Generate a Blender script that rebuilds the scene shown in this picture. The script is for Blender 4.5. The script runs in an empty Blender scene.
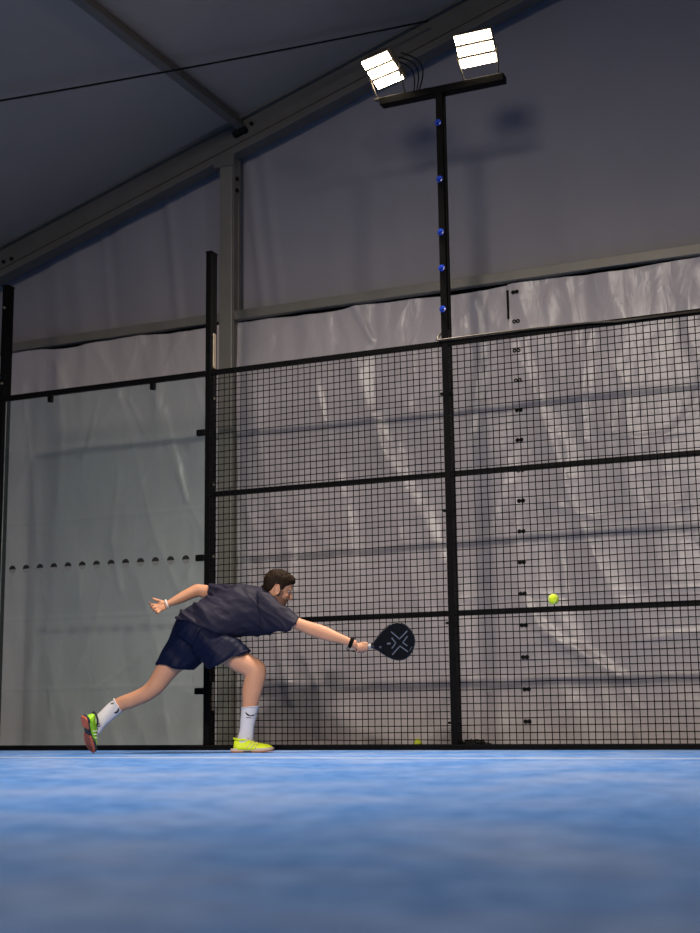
import bpy, bmesh, math, random
import numpy as np
from mathutils import Vector, Matrix, noise
from mathutils.bvhtree import BVHTree
random.seed(7)
sc = bpy.context.scene
COL = sc.collection

# ------------------------------------------------------------------ camera
CAM = Vector((5.41838, -9.47747, 0.25876))
YAW, PITCH, ROLL, FPX = -0.41756, 0.17691, -0.012349, 1385.73
cy, sy = math.cos(YAW), math.sin(YAW)
FWD = Vector((math.cos(PITCH)*sy, math.cos(PITCH)*cy, math.sin(PITCH)))
_r = Vector((cy, -sy, 0)); _u = _r.cross(FWD)
RIGHT = math.cos(ROLL)*_r + math.sin(ROLL)*_u
UP = -math.sin(ROLL)*_r + math.cos(ROLL)*_u
cd = bpy.data.cameras.new('camera'); cam = bpy.data.objects.new('camera', cd); COL.objects.link(cam)
cd.sensor_fit = 'HORIZONTAL'; cd.sensor_width = 24.0; cd.lens = FPX*24.0/700
cd.clip_end = 200
M = Matrix((( RIGHT.x, UP.x, -FWD.x, CAM.x), (RIGHT.y, UP.y, -FWD.y, CAM.y), (RIGHT.z, UP.z, -FWD.z, CAM.z), (0, 0, 0, 1)))
cam.matrix_world = M
cd.dof.use_dof = True; cd.dof.focus_distance = 10.2; cd.dof.aperture_fstop = 1.5
sc.camera = cam

# ------------------------------------------------------------------ world, exposure, lights
sc.view_settings.view_transform = 'Standard'; sc.view_settings.look = 'None'
sc.view_settings.gamma = 1.0; sc.view_settings.use_curve_mapping = False
sc.view_settings.exposure = -0.85
w = bpy.data.worlds.new('world'); sc.world = w; w.use_nodes = True
w.node_tree.nodes['Background'].inputs[0].default_value = (0.37, 0.38, 0.60, 1)
w.node_tree.nodes['Background'].inputs[1].default_value = 0.05

def spot(name, loc, aim, energy, color, size_deg, blend, radius):
    ld = bpy.data.lights.new(name, 'SPOT'); ld.energy = energy; ld.color = color
    ld.spot_size = math.radians(size_deg); ld.spot_blend = blend; ld.shadow_soft_size = radius
    o = bpy.data.objects.new(name, ld); COL.objects.link(o)
    o.location = loc
    o.rotation_euler = (Vector(aim)-Vector(loc)).to_track_quat('-Z', 'Y').to_euler()
    return o
# the court's floodlight mast on the opposite side (behind the photographer): two heads
WARM = (1.0, 0.88, 0.75)
spot('opposite_floodlight', (2.40, -10.6, 6.1), (0.9, 0.0, -1.3), 2300, WARM, 59, 1.0, 0.17)
spot('opposite_floodlight', (3.20, -10.6, 6.1), (3.0, 0.0, -1.3), 2300, WARM, 59, 1.0, 0.17)
spot('opposite_floodlight_spill', (2.80, -10.6, 6.0), (2.0, -5.5, 0.0), 900, WARM, 105, 1.0, 0.2)  # extra wide spot added to brighten the near floor
# the same kind of masts further along that side; the last is an added fill
spot('distant_light', (-7.0, -10.6, 6.1), (0.3, -0.5, -1.0), 4600, WARM, 50, 1.0, 0.2)
spot('distant_light', (13.0, -10.6, 6.1), (2.5, 0.0, -0.8), 1800, WARM, 56, 1.0, 0.3)
spot('distant_light', (4.0, -24.0, 6.5), (0.0, 0.0, 1.0), 9000, WARM, 44, 1.0, 2.5)  # unseen soft source added to lift the shadows and the gable

# ------------------------------------------------------------------ pixel -> world measuring helpers
def ray(px, py): return FWD + (px-350)/FPX*RIGHT - (py-466.5)/FPX*UP
def onY(px, py, Y):
    d = ray(px, py); return CAM + (Y-CAM.y)/d.y*d
def onZ(px, py, Z=0.0):
    d = ray(px, py); return CAM + (Z-CAM.z)/d.z*d
AWAY = Vector((sy, cy, 0)); HR = Vector((cy, -sy, 0)); ZUP = Vector((0, 0, 1))
H0 = 10.15                                   # distance of the player from the camera
def at(px, py, ly=0.0):
    d = ray(px, py); return CAM + (H0+ly)/d.dot(AWAY)*d

# ------------------------------------------------------------------ materials
def mat(name, col, rough=0.6, metal=0.0, spec=0.5, noise_scale=None, noise_amt=0.15, bump=0.0, bump_scale=60, dist=0.01):
    m = bpy.data.materials.new(name); m.use_nodes = True
    nt = m.node_tree; b = nt.nodes['Principled BSDF']
    b.inputs['Base Color'].default_value = (*col, 1); b.inputs['Roughness'].default_value = rough
    b.inputs['Metallic'].default_value = metal; b.inputs['Specular IOR Level'].default_value = spec
    if noise_scale or bump:
        tc = nt.nodes.new('ShaderNodeTexCoord')
    if noise_scale:
        n = nt.nodes.new('ShaderNodeTexNoise'); n.inputs['Scale'].default_value = noise_scale; n.inputs['Detail'].default_value = 6
        r = nt.nodes.new('ShaderNodeMix'); r.data_type = 'RGBA'
        r.inputs[6].default_value = (*[c*(1-noise_amt) for c in col], 1); r.inputs[7].default_value = (*[min(1, c*(1+noise_amt)) for c in col], 1)
        nt.links.new(tc.outputs['Object'], n.inputs['Vector']); nt.links.new(n.outputs[0], r.inputs[0]); nt.links.new(r.outputs[2], b.inputs['Base Color'])
    if bump:
        n2 = nt.nodes.new('ShaderNodeTexNoise'); n2.inputs['Scale'].default_value = bump_scale; n2.inputs['Detail'].default_value = 5
        bp = nt.nodes.new('ShaderNodeBump'); bp.inputs['Strength'].default_value = bump; bp.inputs['Distance'].default_value = dist
        nt.links.new(tc.outputs['Object'], n2.inputs['Vector']); nt.links.new(n2.outputs[0], bp.inputs['Height']); nt.links.new(bp.outputs[0], b.inputs['Normal'])
    return m
def emit(name, col, s):
    m = bpy.data.materials.new(name); m.use_nodes = True; nt = m.node_tree
    b = nt.nodes['Principled BSDF']; b.inputs['Base Color'].default_value = (0.8, 0.8, 0.8, 1)
    b.inputs['Emission Color'].default_value = (*col, 1); b.inputs['Emission Strength'].default_value = s
    return m
m_black = mat('black_powder_coat', (0.0045, 0.0045, 0.005), 0.45, spec=0.05, noise_scale=9, noise_amt=0.3)
m_wire = mat('black_wire', (0.005, 0.005, 0.006), 0.6, spec=0.04)
m_alu = mat('worn_aluminium', (0.19, 0.18, 0.16), 0.45, 0.25, noise_scale=4, noise_amt=0.2, bump=0.1, bump_scale=20)
m_beam = mat('gable_aluminium', (0.13, 0.12, 0.11), 0.5, 0.2, noise_scale=3, noise_amt=0.25, bump=0.1, bump_scale=15)
m_dark = mat('dark_rubber', (0.010, 0.010, 0.010), 0.8, spec=0.1)
m_bluebolt = mat('blue_plastic', (0.01, 0.05, 0.45), 0.25)
m_plate = mat('bare_steel_plate', (0.35, 0.30, 0.24), 0.4, 0.6, noise_scale=20)
m_glassdot = mat('black_dot_film', (0.006, 0.006, 0.007), 0.5)
m_glassdot2 = mat('grey_dot_film', (0.16, 0.165, 0.16), 0.5)
m_skin = mat('skin', (0.54, 0.27, 0.165), 0.5, spec=0.35, noise_scale=12, noise_amt=0.12)
m_hair = mat('dark_brown_hair', (0.020, 0.0115, 0.007), 0.6, spec=0.08, noise_scale=60, noise_amt=0.6, bump=0.6, bump_scale=220, dist=0.004)
m_beard = mat('beard_stubble', (0.19, 0.095, 0.06), 0.7, noise_scale=90, noise_amt=0.5, bump=0.3, bump_scale=300, dist=0.002)
m_shirt = mat('charcoal_navy_jersey', (0.019, 0.0185, 0.036), 0.6, spec=0.12, noise_scale=14, noise_amt=0.12, bump=0.15, bump_scale=160, dist=0.003)
m_shorts = mat('dark_navy_shorts', (0.0032, 0.0055, 0.025), 0.55, spec=0.12, noise_scale=10, noise_amt=0.15, bump=0.12, bump_scale=160, dist=0.003)
m_sock = mat('white_sock', (0.62, 0.60, 0.64), 0.85, noise_scale=30, noise_amt=0.06, bump=0.3, bump_scale=260, dist=0.002)
m_mark = mat('black_print', (0.015, 0.015, 0.02), 0.7)
m_neon = mat('neon_yellow_mesh', (0.72, 0.86, 0.01), 0.55, noise_scale=40, noise_amt=0.15, bump=0.3, bump_scale=300, dist=0.002)
m_neong = mat('neon_green_mesh', (0.33, 0.68, 0.02), 0.55, noise_scale=25, noise_amt=0.35, bump=0.3, bump_scale=300, dist=0.002)
m_sole = mat('orange_outsole', (0.60, 0.13, 0.06), 0.6, noise_scale=14, noise_amt=0.2)
m_sole2 = mat('terracotta_outsole', (0.42, 0.17, 0.09), 0.6, noise_scale=14, noise_amt=0.2)
m_mid = mat('pale_midsole', (0.62, 0.50, 0.42), 0.6, noise_scale=9, noise_amt=0.2)
m_tread = mat('dark_tread', (0.03, 0.03, 0.035), 0.7)
m_white = mat('white_plastic', (0.75, 0.74, 0.76), 0.5)
m_eye = mat('eye_white', (0.40, 0.37, 0.35), 0.3)
m_iris = mat('dark_iris', (0.03, 0.02, 0.015), 0.2)
m_rack = mat('black_carbon_face', (0.004, 0.0045, 0.007), 0.5, spec=0.08, noise_scale=40, noise_amt=0.3)
m_rim = mat('racket_frame', (0.015, 0.015, 0.018), 0.22, spec=0.9)
m_rlogo = mat('grey_blue_print', (0.105, 0.125, 0.165), 0.5)
m_grip = mat('light_grip_tape', (0.55, 0.53, 0.55), 0.7, bump=0.3, bump_scale=120)
m_ball = mat('yellow_felt', (0.62, 0.80, 0.02), 0.9, noise_scale=60, noise_amt=0.15, bump=0.6, bump_scale=250, dist=0.003)
m_ballold = mat('worn_green_felt', (0.66, 0.80, 0.05), 0.9, noise_scale=50, noise_amt=0.3, bump=0.6, bump_scale=250, dist=0.003)
m_ballseam = mat('ball_seam', (0.62, 0.68, 0.40), 0.8)
m_ground = mat('dark_ground', (0.035, 0.033, 0.030), 0.9, noise_scale=6, noise_amt=0.4, bump=0.5, bump_scale=40)
m_crumb = mat('black_rubber_crumb', (0.012, 0.012, 0.010), 0.9, bump=0.8, bump_scale=150)
m_led = emit('lit_led_module', (1.0, 0.80, 0.55), 45.0)
m_house = mat('floodlight_housing', (0.10, 0.09, 0.08), 0.5, 0.4)

def turf_material():
    m = bpy.data.materials.new('blue_turf'); m.use_nodes = True; nt = m.node_tree; b = nt.nodes['Principled BSDF']
    tc = nt.nodes.new('ShaderNodeTexCoord')
    def nz(scale, detail, rough=0.5):
        n = nt.nodes.new('ShaderNodeTexNoise'); n.inputs['Scale'].default_value = scale; n.inputs['Detail'].default_value = detail
        n.inputs['Roughness'].default_value = rough; nt.links.new(tc.outputs['Object'], n.inputs['Vector']); return n
    n1, n2, n3 = nz(1.6, 5), nz(70, 8, 0.7), nz(9, 4)
    cr = nt.nodes.new('ShaderNodeValToRGB'); cr.color_ramp.elements[0].position = 0.38; cr.color_ramp.elements[1].position = 0.64
    cr.color_ramp.elements[0].color = (0.060, 0.190, 0.53, 1); cr.color_ramp.elements[1].color = (0.130, 0.290, 0.68, 1)
    nt.links.new(n3.outputs[0], cr.inputs[0])
    # pale sand left between the fibres, in drifts
    rs = nt.nodes.new('ShaderNodeMapRange'); rs.inputs[1].default_value = 0.40; rs.inputs[2].default_value = 0.66; rs.inputs[3].default_value = 0.0; rs.inputs[4].default_value = 0.48
    mul = nt.nodes.new('ShaderNodeMath'); mul.operation = 'MULTIPLY'
    nt.links.new(n1.outputs[0], rs.inputs[0]); nt.links.new(rs.outputs[0], mul.inputs[0]); nt.links.new(n2.outputs[0], mul.inputs[1])
    mx = nt.nodes.new('ShaderNodeMix'); mx.data_type = 'RGBA'; mx.inputs[7].default_value = (0.55, 0.58, 0.66, 1)
    nt.links.new(mul.outputs[0], mx.inputs[0]); nt.links.new(cr.outputs[0], mx.inputs[6]); nt.links.new(mx.outputs[2], b.inputs['Base Color'])
    bp = nt.nodes.new('ShaderNodeBump'); bp.inputs['Strength'].default_value = 0.7; bp.inputs['Distance'].default_value = 0.01
    nt.links.new(n2.outputs[0], bp.inputs['Height']); nt.links.new(bp.outputs[0], b.inputs['Normal'])
    b.inputs['Roughness'].default_value = 0.95; b.inputs['Specular IOR Level'].default_value = 0.1
    return m
m_turf = turf_material()

def sheet_material(name, col, rough, spec, crinkle):
    m = bpy.data.materials.new(name); m.use_nodes = True; nt = m.node_tree; b = nt.nodes['Principled BSDF']
    tc = nt.nodes.new('ShaderNodeTexCoord')
    n = nt.nodes.new('ShaderNodeTexNoise'); n.inputs['Scale'].default_value = 1.1; n.inputs['Detail'].default_value = 8; n.inputs['Roughness'].default_value = 0.6
    nt.links.new(tc.outputs['Object'], n.inputs['Vector'])
    mx = nt.nodes.new('ShaderNodeMix'); mx.data_type = 'RGBA'
    mx.inputs[6].default_value = (*[c*0.88 for c in col], 1); mx.inputs[7].default_value = (*[c*1.1 for c in col], 1)
    nt.links.new(n.outputs[0], mx.inputs[0]); nt.links.new(mx.outputs[2], b.inputs['Base Color'])
    b.inputs['Roughness'].default_value = rough; b.inputs['Specular IOR Level'].default_value = spec
    mp = nt.nodes.new('ShaderNodeMapping'); mp.inputs['Scale'].default_value = (2.2, 2.2, 1.0); mp.inputs['Rotation'].default_value = (0, 0.25, 0)
    n2 = nt.nodes.new('ShaderNodeTexNoise'); n2.inputs['Scale'].default_value = 3.0; n2.inputs['Detail'].default_value = 7; n2.inputs['Distortion'].default_value = 0.6
    nt.links.new(tc.outputs['Object'], mp.inputs['Vector']); nt.links.new(mp.outputs[0], n2.inputs['Vector'])
    bp = nt.nodes.new('ShaderNodeBump'); bp.inputs['Strength'].default_value = crinkle; bp.inputs['Distance'].default_value = 0.03
    nt.links.new(n2.outputs[0], bp.inputs['Height']); nt.links.new(bp.outputs[0], b.inputs['Normal'])
    return m
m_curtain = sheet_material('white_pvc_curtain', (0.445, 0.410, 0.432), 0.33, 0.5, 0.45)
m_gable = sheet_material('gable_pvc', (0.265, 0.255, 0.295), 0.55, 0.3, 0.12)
m_roof = sheet_material('roof_pvc', (0.33, 0.275, 0.235), 0.6, 0.3, 0.08)

def glass_material():
    m = bpy.data.materials.new('tempered_glass'); m.use_nodes = True; nt = m.node_tree
    nt.nodes.remove(nt.nodes['Principled BSDF']); out = nt.nodes['Material Output']
    t = nt.nodes.new('ShaderNodeBsdfTransparent'); t.inputs[0].default_value = (0.905, 0.955, 0.950, 1)
    g = nt.nodes.new('ShaderNodeBsdfGlossy'); g.inputs['Roughness'].default_value = 0.02
    d = nt.nodes.new('ShaderNodeBsdfDiffuse'); d.inputs[0].default_value = (0.5, 0.56, 0.55, 1)
    fr = nt.nodes.new('ShaderNodeFresnel'); fr.inputs[0].default_value = 1.45
    a = nt.nodes.new('ShaderNodeMixShader'); a.inputs[0].default_value = 0.035
    b = nt.nodes.new('ShaderNodeMixShader')
    nt.links.new(t.outputs[0], a.inputs[1]); nt.links.new(d.outputs[0], a.inputs[2])
    nt.links.new(fr.outputs[0], b.inputs[0]); nt.links.new(a.outputs[0], b.inputs[1]); nt.links.new(g.outputs[0], b.inputs[2])
    nt.links.new(b.outputs[0], out.inputs[0])
    return m
m_glass = glass_material()

# ------------------------------------------------------------------ mesh helpers
class MB:
    def __init__(s): s.v = []; s.f = []
    def add(s, vs, fs):
        o = len(s.v); s.v += [tuple(v) for v in vs]; s.f += [tuple(i+o for i in f) for f in fs]; return s
    def box(s, a, b):
        x0, y0, z0 = a; x1, y1, z1 = b
        return s.add([(x0,y0,z0),(x1,y0,z0),(x1,y1,z0),(x0,y1,z0),(x0,y0,z1),(x1,y0,z1),(x1,y1,z1),(x0,y1,z1)],
              [(0,3,2,1),(4,5,6,7),(0,1,5,4),(1,2,6,5),(2,3,7,6),(3,0,4,7)])
    def obox(s, c, ax, ay, az):                 # oriented box: centre and three half-axes
        c, ax, ay, az = map(Vector, (c, ax, ay, az)); vs = []
        for k in (-1, 1):
            for (i, j) in ((-1,-1),(1,-1),(1,1),(-1,1)): vs.append(c+i*ax+j*ay+k*az)
        return s.add(vs, [(0,3,2,1),(4,5,6,7),(0,1,5,4),(1,2,6,5),(2,3,7,6),(3,0,4,7)])
    def rings(s, rr, caps=True):
        n = len(rr[0]); vs = [p for r in rr for p in r]; fs = []
        for i in range(len(rr)-1):
            for j in range(n):
                k = (j+1) % n; fs.append((i*n+j, i*n+k, (i+1)*n+k, (i+1)*n+j))
        if caps:
            vs.append(sum((Vector(p) for p in rr[0]), Vector())/n); c0 = len(vs)-1
            vs.append(sum((Vector(p) for p in rr[-1]), Vector())/n); c1 = len(vs)-1
            for j in range(n):
                k = (j+1) % n; fs.append((c0, k, j)); b = (len(rr)-1)*n; fs.append((c1, b+j, b+k))
        return s.add(vs, fs)
    def tube(s, pts, rad, n=10, roundcap=False):
        pts = [Vector(p) for p in pts]; rad = rad if isinstance(rad, (list, tuple)) else [rad]*len(pts)
        T = [(pts[min(i+1, len(pts)-1)]-pts[max(i-1, 0)]).normalized() for i in range(len(pts))]
        ref = Vector((0, 0, 1)) if abs(T[0].z) < 0.9 else Vector((1, 0, 0))
        x = (ref - ref.dot(T[0])*T[0]).normalized(); rr = []
        def ring(p, t, x, r): 
            y = t.cross(x); return [p + r*(math.cos(a)*x+math.sin(a)*y) for a in [2*math.pi*j/n for j in range(n)]]
        for i, p in enumerate(pts):
            x = (x - x.dot(T[i])*T[i]).normalized()
            if roundcap and i == 0:
                for q in (0.95, 0.6): rr.append(ring(p - T[0]*rad[0]*q, T[0], x, rad[0]*math.sqrt(1-q*q)))
            rr.append(ring(p, T[i], x, rad[i]))
            if roundcap and i == len(pts)-1:
                for q in (0.6, 0.95): rr.append(ring(p + T[i]*rad[i]*q, T[i], x, rad[i]*math.sqrt(1-q*q)))
        return s.rings(rr)
    def ellipsoid(s, c, ax, ay, az, nu=16, nv=10):
        c, ax, ay, az = map(Vector, (c, ax, ay, az)); rr = []
        for i in range(nv+1):
            t = -math.pi/2 + math.pi*(0.02+0.96*i/nv)
            rr.append([c + math.cos(t)*(math.cos(2*math.pi*j/nu)*ax + math.sin(2*math.pi*j/nu)*ay) + math.sin(t)*az for j in range(nu)])
        return s.rings(rr)
    def mesh(s, name):
        me = bpy.data.meshes.new(name); me.from_pydata(s.v, [], s.f); me.update()
        bm = bmesh.new(); bm.from_mesh(me); bmesh.ops.recalc_face_normals(bm, faces=bm.faces); bm.to_mesh(me); bm.free()
        return me
    def build(s, name, m, parent=None, smooth=False, bevel=0.0):
        me = s.mesh(name); me.materials.append(m)
        return link(name, me, parent, smooth, bevel)
def link(name, me, parent=None, smooth=False, bevel=0.0):
    o = bpy.data.objects.new(name, me); COL.objects.link(o)
    if smooth:
        for p in me.polygons: p.use_smooth = True
    if bevel:
        b = o.modifiers.new('bevel', 'BEVEL'); b.width = bevel; b.segments = 2; b.limit_method = 'ANGLE'
    if parent: set_parent(o, parent)
    return o
def world(o):
    m = Matrix.Translation(o.location) @ o.rotation_euler.to_matrix().to_4x4()
    return (world(o.parent) @ o.matrix_parent_inverse @ m) if o.parent else m
def set_parent(o, p):                           # geometry is written in world space: undo the parent's offset
    o.parent = p; o.matrix_parent_inverse = world(p).inverted()
def tag(o, label, cat, group=None, kind=None):
    o['label'] = label; o['category'] = cat
    if group: o['group'] = group
    if kind: o['kind'] = kind
    return o
def thing(name, loc, label, cat, group=None):
    o = bpy.data.objects.new(name, None); COL.objects.link(o); o.location = loc; o.empty_display_size = 0.1
    return tag(o, label, cat, group)
def structure(o): o['kind'] = 'structure'; return o
def remesh(mb, name, voxel, smooth=4, factor=0.5):
    me = mb.mesh(name+'_raw'); o = bpy.data.objects.new(name+'_raw', me); COL.objects.link(o)
    r = o.modifiers.new('r', 'REMESH'); r.mode = 'VOXEL'; r.voxel_size = voxel
    if smooth:
        sm = o.modifiers.new('s', 'SMOOTH'); sm.iterations = smooth; sm.factor = factor
    dg = bpy.context.evaluated_depsgraph_get(); out = bpy.data.meshes.new_from_object(o.evaluated_get(dg)); out.name = name
    bpy.data.objects.remove(o); bpy.data.meshes.remove(me)
    for p in out.polygons: p.use_smooth = True
    return out
def displace(me, fn):
    n = len(me.vertices); co = np.empty(n*3); me.vertices.foreach_get('co', co); co = co.reshape(-1, 3)
    nr = np.empty(n*3); me.vertex_normals.foreach_get('vector', nr); nr = nr.reshape(-1, 3)
    d = np.array([fn(Vector(c)) for c in co]); co = co + nr*d[:, None]
    me.vertices.foreach_set('co', co.ravel()); me.update()
def bvh(me): return BVHTree.FromPolygons([v.co.copy() for v in me.vertices], [tuple(p.vertices) for p in me.polygons])
def catmull(rows, k):
    a = np.array(rows, float); out = []
    for i in range(len(a)-1):
        p0, p1, p2, p3 = a[max(i-1, 0)], a[i], a[i+1], a[min(i+2, len(a)-1)]
        for j in range(k):
            t = j/k; out.append(0.5*(2*p1+(p2-p0)*t+(2*p0-5*p1+4*p2-p3)*t*t+(3*p1-p0-3*p2+p3)*t**3))
    out.append(a[-1]); return [tuple(float(v) for v in r) for r in out]

# ================================================================== THE HALL
YW = 1.05                                            # plane of the tent's end wall
mb = MB(); mb.add([(-14,-16,0),(16,-16,0),(16,-0.035,0),(-14,-0.035,0),(-14,-16,-0.05),(16,-16,-0.05),(16,-0.035,-0.05),(-14,-0.035,-0.05)],
                  [(0,1,2,3),(7,6,5,4),(0,4,5,1),(1,5,6,2),(2,6,7,3),(3,7,4,0)])
structure(mb.build('floor', m_turf))
structure(MB().box((-14, -0.035, -0.06), (16, 3, -0.004)).build('floor_outer', m_ground))
structure(MB().box((-6, -0.03, -0.004), (8, 0.05, 0.035)).build('trim_1', m_black, bevel=0.004))   # kerb under the fence

m_line = mat('worn_white_line', (0.36, 0.43, 0.58), 0.9, spec=0.1, noise_scale=5, noise_amt=0.35)
structure(MB().box((-14, -1.80, -0.002), (16, -1.68, 0.002)).build('trim_2', m_line))     # white line of the court
SL = 0.309
def zroof(x): return 5.665 + SL*x
def grid_mesh(x0, x1, z0f, z1f, nx, nz, yfn):
    vs = []; fs = []
    for j in range(nz+1):
        for i in range(nx+1):
            x = x0+(x1-x0)*i/nx; za, zb = z0f(x), z1f(x); z = za+(zb-za)*j/nz
            vs.append((x, yfn(x, z), z))
    for j in range(nz):
        for i in range(nx):
            a = j*(nx+1)+i; fs.append((a, a+1, a+nx+2, a+nx+1))
    return vs, fs
def nz3(x, y, z=0.0): return noise.noise(Vector((x, y, z)))
# gable sheet above the wall rail: soft vertical folds, stronger at the left
def gable_y(x, z):
    a = 1.0 if x < -0.4 else 0.35
    xs = x + 0.12*(z-3.7)
    f = a*(0.022*nz3(xs*2.6, z*0.25, 3) + 0.012*nz3(xs*6.0, z*0.35, 9)) + 0.03*nz3(x*0.5, z*0.5, 5)
    for x0, amp in ((-0.12, 0.02), (0.05, 0.012), (-1.0, 0.018), (-1.75, 0.014)):
        f += amp*math.exp(-((xs-x0)/0.045)**2)
    return YW+0.14-f
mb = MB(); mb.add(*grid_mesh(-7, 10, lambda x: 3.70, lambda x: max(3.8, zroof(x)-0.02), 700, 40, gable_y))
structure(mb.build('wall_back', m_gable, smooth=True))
# roof sheet
vs = []; fs = []; nx, ny = 60, 60
for j in range(ny+1):
    for i in range(nx+1):
        x = -8+18*i/nx; y = YW+0.12 - 16*j/ny
        vs.append((x, y, zroof(x)+0.01+0.02*nz3(x*0.5, y*0.5, 1)))
for j in range(ny):
    for i in range(nx):
        a = j*(nx+1)+i; fs.append((a, a+1, a+nx+2, a+nx+1))
structure(MB().add(vs, fs).build('ceiling', m_roof, smooth=True))

# sloped gable beam
root = thing('gable_beam', (0, YW, zroof(0)-0.2), 'long sloping grey aluminium roof beam running up over the gable wall', 'beam')
dirv = Vector((1, 0, SL)).normalized(); nrm = Vector((-SL, 0, 1)).normalized()
def beam(mb, c_off, half_h, y0, y1, xa=-7.5, xb=9.5):
    pa = Vector((xa, (y0+y1)/2, zroof(xa)))+nrm*c_off; pb = Vector((xb, (y0+y1)/2, zroof(xb)))+nrm*c_off
    mb.obox((pa+pb)/2, (pb-pa)/2, Vector((0, (y1-y0)/2, 0)), nrm*half_h)
b = MB(); beam(b, -0.115, 0.095, 0.95, 1.08); b.build('beam_web', m_beam, root, bevel=0.004)
b = MB(); beam(b, -0.255, 0.035, 0.935, 1.08); b.build('lower_flange', m_beam, root, bevel=0.004)
b = MB(); beam(b, -0.0, 0.014, 0.91, 1.10); b.build('upper_flange', m_beam, root, bevel=0.004)
b = MB(); beam(b, -0.215, 0.006, 0.945, 0.96); b.build('keder_groove', m_dark, root)
for px, py in ((236, 135), (246, 132), (252, 124), (4, 262), (12, 259)):
    p = onY(px, py, 0.945); MB().tube([p, p+Vector((0, -0.02, 0))], 0.018, 8).build('bolt', m_dark, root)

root = thing('tent_column', (-0.41, 1.0, 0), 'upright grey aluminium tent column joining the sloping roof beam', 'column')
b = MB(); b.box((-0.465, 0.945, 0), (-0.335, 1.12, zroof(-0.41)-0.27)); b.build('column_profile', m_alu, root, bevel=0.006)
b = MB(); b.box((-0.3352, 0.965, 0), (-0.328, 0.985, zroof(-0.41)-0.3)); b.box((-0.3352, 1.06, 0), (-0.328, 1.08, zroof(-0.41)-0.3)); b.build('keder_rail', m_alu, root)
b = MB(); b.box((-0.50, 0.93, 0), (-0.33, 1.1, 0.02)); b.build('base_plate', m_plate, root, bevel=0.003)
b = MB(); b.box((-0.52, 0.93, 5.16), (-0.31, 0.944, 5.27)); b.build('joint_plate', m_beam, root, bevel=0.004)
for z in (4.95, 5.06):
    MB().tube([(-0.336, 1.03, z), (-0.322, 1.03, z)], 0.02, 8).build('bolt', m_dark, root)

root = thing('roof_purlin', (-0.25, -6, zroof(-0.25)), 'grey roof purlin running from the sloping beam toward the camera', 'purlin')
zr = zroof(-0.24)
MB().obox((-0.24, -7.1, zr-0.07), dirv*0.036, (0, 8.0, 0), nrm*0.045).build('purlin_profile', m_beam, root, bevel=0.005)
MB().obox((-0.24, 0.92, zr-0.14), dirv*0.07, (0, 0.03, 0), nrm*0.02).build('bracket', m_dark, root, bevel=0.004)

# bracing cable under the roof sheet
def onroof(px, py, drop):
    d = ray(px, py); n = Vector((-SL, 0, 1)); c = 5.665-drop
    return CAM + (c-CAM.dot(n))/d.dot(n)*d
pa, pb = onroof(-25, 105, 0.10), onroof(428, 21, 0.10)
pts = [pa.lerp(pb, t/12) - Vector((0, 0, 0.02*math.sin(math.pi*t/12))) for t in range(13)]
o = MB().tube(pts, 0.009, 6).build('bracing_cable', m_dark, smooth=True)
tag(o, 'thin dark bracing cable stretched diagonally under the roof sheet', 'cable')

# wall rail (two runs, either side of the column)
for x0, x1, lab in ((-7, -0.48, 'grey horizontal wall rail above the curtain behind the glass panel'),
                    (-0.335, 8, 'grey horizontal wall rail above the curtains behind the wire mesh')):
    root = thing('wall_rail', ((x0+x1)/2, 1.02, 3.74), lab, 'rail', 'horizontal wall rails of the tent')
    MB().box((x0, 0.985, 3.725), (x1, 1.06, 3.808)).build('rail_profile', m_alu, root, bevel=0.004)
    k = MB(); k.box((x0, 1.118, 3.69), (x1, 1.128, 3.75)); k.build('dark_gap_strip', m_dark, root)  # dark backing put behind the gap under the rail so it shows black

# hanging curtains
RIDGES = []
def ridge(pts, amp, wid):
    P = [onY(px, py, YW) for px, py in pts]; RIDGES.append(([(p.x, p.z) for p in P], amp, wid))
ridge([(353,304),(357,313),(366,328),(372,340)], 0.022, 0.022)
ridge([(352,358),(365,405),(381,447),(403,483),(424,518),(440,560)], 0.026, 0.05)
ridge([(252,380),(258,440),(267,490),(285,540),(290,590)], 0.022, 0.045)
ridge([(528,604),(540,625),(560,642),(580,651),(600,664),(622,677)], 0.035, 0.032)
ridge([(318,390),(323,420)], 0.012, 0.015)
ridge([(300,650),(320,690),(322,735)], 0.018, 0.03)
ridge([(262,560),(275,640),(290,700)], 0.02, 0.035)
ridge([(590,330),(583,400),(585,440)], 0.018, 0.025)
ridge([(640,640),(700,632)], 0.014, 0.02)
ridge([(625,690),(640,710)], 0.016, 0.02)
ridge([(575,700),(560,725)], 0.016, 0.025)
ridge([(100,400),(90,450)], 0.014, 0.018); ridge([(165,410),(180,470),(186,500)], 0.016, 0.022)
ridge([(130,400),(150,440)], 0.012, 0.018); ridge([(50,690),(52,715)], 0.012, 0.012)
ridge([(60,370),(64,430),(58,500)], 0.018, 0.03); ridge([(120,470),(112,540),(120,590)], 0.014, 0.025)
ridge([(475,300),(480,360),(470,430)], 0.02, 0.035); ridge([(540,500),(600,520),(690,505)], 0.012, 0.02)
ridge([(560,540),(566,590)], 0.012, 0.02); ridge([(600,430),(640,438),(690,432)], 0.010, 0.012)
def segd(x, z, P):
    best = 9
    for (ax, az), (bx, bz) in zip(P, P[1:]):
        dx, dz = bx-ax, bz-az; t = max(0, min(1, ((x-ax)*dx+(z-az)*dz)/(dx*dx+dz*dz)))
        best = min(best, math.hypot(x-ax-t*dx, z-az-t*dz))
    return best
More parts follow.
